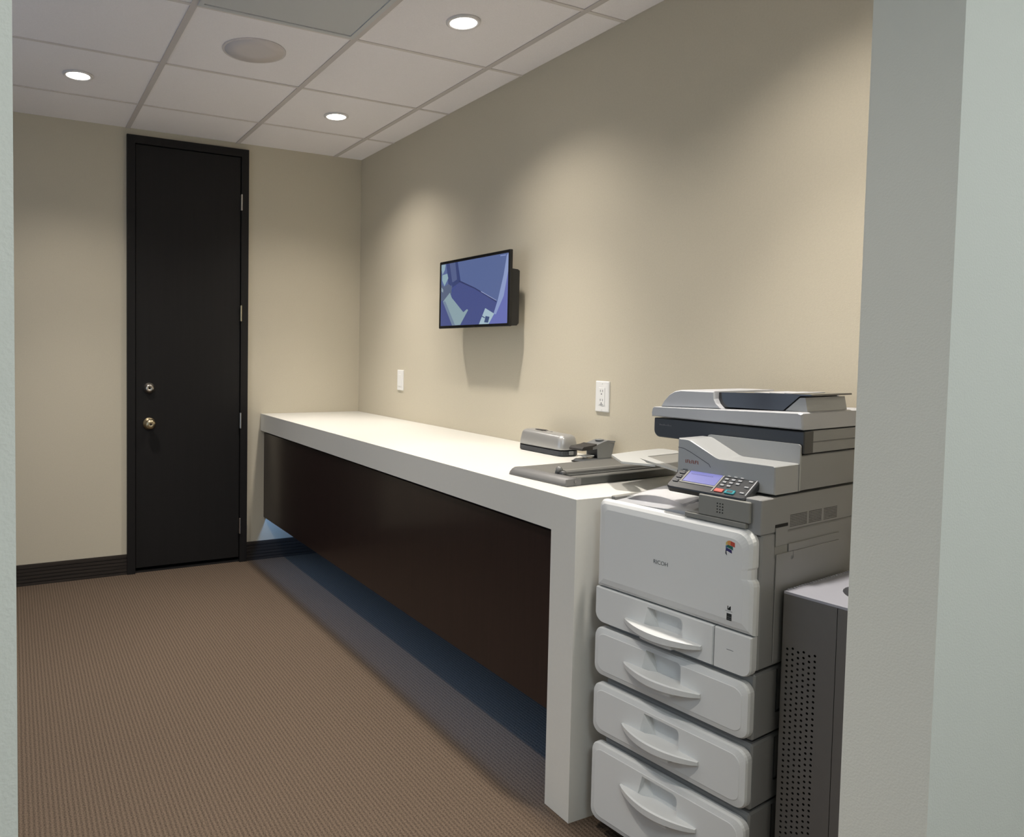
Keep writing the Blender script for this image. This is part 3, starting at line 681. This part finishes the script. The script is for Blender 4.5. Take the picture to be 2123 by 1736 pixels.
B('plinth', MT['black'], (-hx+.01, hx-.01, -hy+.01, hy-.01, 0, .0195), bn)
# lid plate with round opening
bm = bmesh.new(); n = 32; R0 = .085
outer = []
for i in range(n):
    a = 2*math.pi*(i+.5)/n; ca, sa = math.cos(a), math.sin(a); s = min(hx/abs(ca), hy/abs(sa)); outer.append((ca*s, sa*s))
# snap the nearest points to the corners
for sx in (-1, 1):
    for sy in (-1, 1):
        k = min(range(n), key=lambda i: (outer[i][0]-sx*hx)**2+(outer[i][1]-sy*hy)**2); outer[k] = (sx*hx, sy*hy)
inner = [(R0*math.cos(2*math.pi*(i+.5)/n), R0*math.sin(2*math.pi*(i+.5)/n)) for i in range(n)]
z0, z1 = BH-.0055, BH
lp = [[(p[0], p[1], z) for p in q] for q, z in ((outer, z0), (outer, z1), (inner, z1), (inner, z0-.03))]
rings(bm, lp, cap=False); ld = link('lid', bm, MT['bintop'], bn)
bm = bmesh.new(); lathe(bm, [(R0-.001, BH-.036), (R0-.001, BH-.034), (.002, BH-.034)], 'z', seg=32); link('opening', bm, MT['dark'], ld)
bm = bmesh.new()
for k in range(24): box(bm, -hx+.0005, -hx+.0035, -hy+.012+k*.0115, -hy+.012+k*.0115+.006, BH+.0001, BH+.0022)
link('hinge_knuckle', bm, MT['bintop'], bn)

# ------------------------------------------------------------------ things on the counter
ta = math.atan2(.035, .473)
tr = thing('paper_trimmer', 'flat grey rotary paper trimmer with a long cutting rail on the counter', 'paper trimmer', (-.546, -2.673, CH), ta)
LT, DTm = .50, .265
bm = bmesh.new(); box(bm, .045, LT-.02, .012, DTm-.004, .002, .021, .002, 1); link('bed', bm, MT['trim_bed'], tr)
bm = bmesh.new()      # rounded end cap
lp = []
for y, s in ((.0, .86), (.012, 1), (.20, 1), (.245, .98), (.258, .90), (.265, .70)):
    lp.append([(.045-.0450*s, y, 0), (.045-.041*s, y, .010*s), (.045-.031*s, y, .019*s), (.045-.018*s, y, .0245*s), (.0450, y, .0245*s), (.0450, y, 0)])
rings(bm, lp); link('end_cap', bm, MT['trim_grey'], tr, True)
B('end_cap', MT['trim_grey'], (LT-.0195, LT, .0, DTm, 0, .023), tr, .005, 3)
bm = bmesh.new(); box(bm, .0455, LT-.0205, .0, .0115, .0005, .0235, .002, 1); link('front_wall', bm, MT['trim_dark'], tr)
bm = bmesh.new(); box(bm, .0, .060, -.0015, .0, .002, .0215); link('corner_block', bm, MT['trim_grey'], tr)
bm = bmesh.new(); prof = [(.062, .0222), (.062, .0300), (.066, .0345), (.078, .0350), (.092, .0300), (.094, .0222)]
rings(bm, [[(x, a, b) for a, b in prof] for x in (.062, LT-.028)]); link('cutting_rail', bm, MT['trim_rail'], tr)
B('rail_groove', MT['trim_dark'], (.060, LT-.025, .046, .0615, .0211, .0235), tr)
bm = bmesh.new(); box(bm, .046, .0615, .060, .096, .0215, .034, .004, 2); link('rail_end', bm, MT['trim_grey'], tr)
bm = bmesh.new(); lathe(bm, [(.002, -.011), (.007, -.009), (.0105, -.002), (.0105, .003), (.007, .009), (.002, .011)], 'z', (.050, .080, .0365), 16); link('knob', bm, MT['trim_rail'], tr, True)
bm = bmesh.new(); lathe(bm, [(.005, -.0016), (.005, -.004), (.0025, -.005)], 'y', (.036, 0, .014), 12); link('screw', bm, MT['trim_rail'], tr)

# three-hole punch with silver shell
pu = thing('hole_punch', 'silver hole punch with black base near the wall on the counter', 'hole punch', (-.1045, -2.035, CH), math.radians(1.5))
hl, hwid = .132, .046
bm = bmesh.new(); p = rrect(-hwid, hwid, -hl, hl, .026, 5)
rings(bm, [[(q[0], q[1], 0) for q in inset(p, .004, 0)], [(q[0], q[1], .004) for q in p], [(q[0], q[1], .0195) for q in p], [(q[0], q[1], .0205) for q in inset(p, .004, 0)]]); link('base', bm, MT['punchdark'], pu)
B('gap', MT['hole'], (-hwid+.006, hwid-.006, -hl+.01, hl-.01, .0206, .0245), pu)
bm = bmesh.new(); lp = []
for z, ins_ in ((.0246, .001), (.030, .0), (.050, .003), (.066, .006), (.074, .010), (.079, .018), (.081, .028)): lp.append([(q[0]*1.0, q[1], z+.004*(q[1] > 0)*min(1, (z-.0246)/.04)) for q in inset(p, ins_, 0)])
rings(bm, lp); link('shell', bm, MT['silver'], pu, True)
bm = bmesh.new(); n = 24
rings(bm, [[(-.004+.016*math.cos(2*math.pi*i/n), .02+.052*math.sin(2*math.pi*i/n), .0812+.003*(math.sin(2*math.pi*i/n) > -.2)) for i in range(n)], [(-.004+.014*math.cos(2*math.pi*i/n), .02+.050*math.sin(2*math.pi*i/n), .0828+.003*(math.sin(2*math.pi*i/n) > -.2)) for i in range(n)]])
link('top_inlay', bm, MT['rubber'], pu, True)
B('latch', MT['stgrey'], (-.010, .012, -hl-.004, -hl+.004, .006, .020), pu, .002, 1)

# heavy stapler with black pad
sg = thing('heavy_stapler', 'grey heavy duty stapler with black press pad behind the trimmer', 'stapler', (-.100, -2.290, CH), math.radians(8))
bm = bmesh.new(); p = rrect(-.082, .078, -.030, .030, .014, 5)
rings(bm, [[(q[0], q[1], 0) for q in p], [(q[0], q[1], .008) for q in p], [(q[0], q[1], .013) for q in inset(p, .006, 0)]]); link('base', bm, MT['stgrey'], sg)
B('base_pad', MT['rubber'], (-.0825, -.060, -.0305, .0305, .0005, .006), sg, .001, 1)
B('anvil', MT['chrome'], (-.048, -.012, -.012, .012, .0131, .0185), sg, .001, 1)
for s in (-1, 1):
    bm = bmesh.new(); prof = [(-.008, .0131), (.068, .0131), (.074, .040), (.082, .064), (.040, .0705), (-.010, .062), (-.040, .052), (-.040, .046), (-.010, .048)]
    rings(bm, [[(a, s*.023, b) for a, b in prof], [(a, s*.026, b) for a, b in prof]]); link('side_plate', bm, MT['stgrey'], sg)
for x in (-.004, .042):
    B('spring_post', MT['black'], (x-.005, x+.005, -.0225, .0225, .0186, .048), sg)
bm = bmesh.new(); prof = [(-.040, .050), (.012, .0615), (.042, .0700), (.078, .0655), (.084, .068), (.082, .0715), (.040, .0755), (.010, .0690), (-.040, .0560)]
rings(bm, [[(a, -.028, b) for a, b in prof], [(a, .028, b) for a, b in prof]]); link('handle', bm, MT['stgrey'], sg)
bm = bmesh.new(); prof = [(-.096, .046), (-.096, .053), (-.088, .059), (-.040, .0625), (-.020, .0665), (-.0205, .0605), (-.0405, .0560), (-.0405, .046)]
rings(bm, [[(a, -.030, b) for a, b in prof], [(a, .030, b) for a, b in prof]]); link('press_pad', bm, MT['rubber'], sg)
bm = bmesh.new(); lathe(bm, [(.016, .0735), (.016, .0775), (.010, .0785), (.002, .079)], 'z', (.030, .0, 0), 20); link('pivot_cap', bm, MT['stgrey'], sg, True)
B('magazine', MT['plate'], (-.060, -.015, -.016, .016, .0205, .0245), sg, .001, 1)
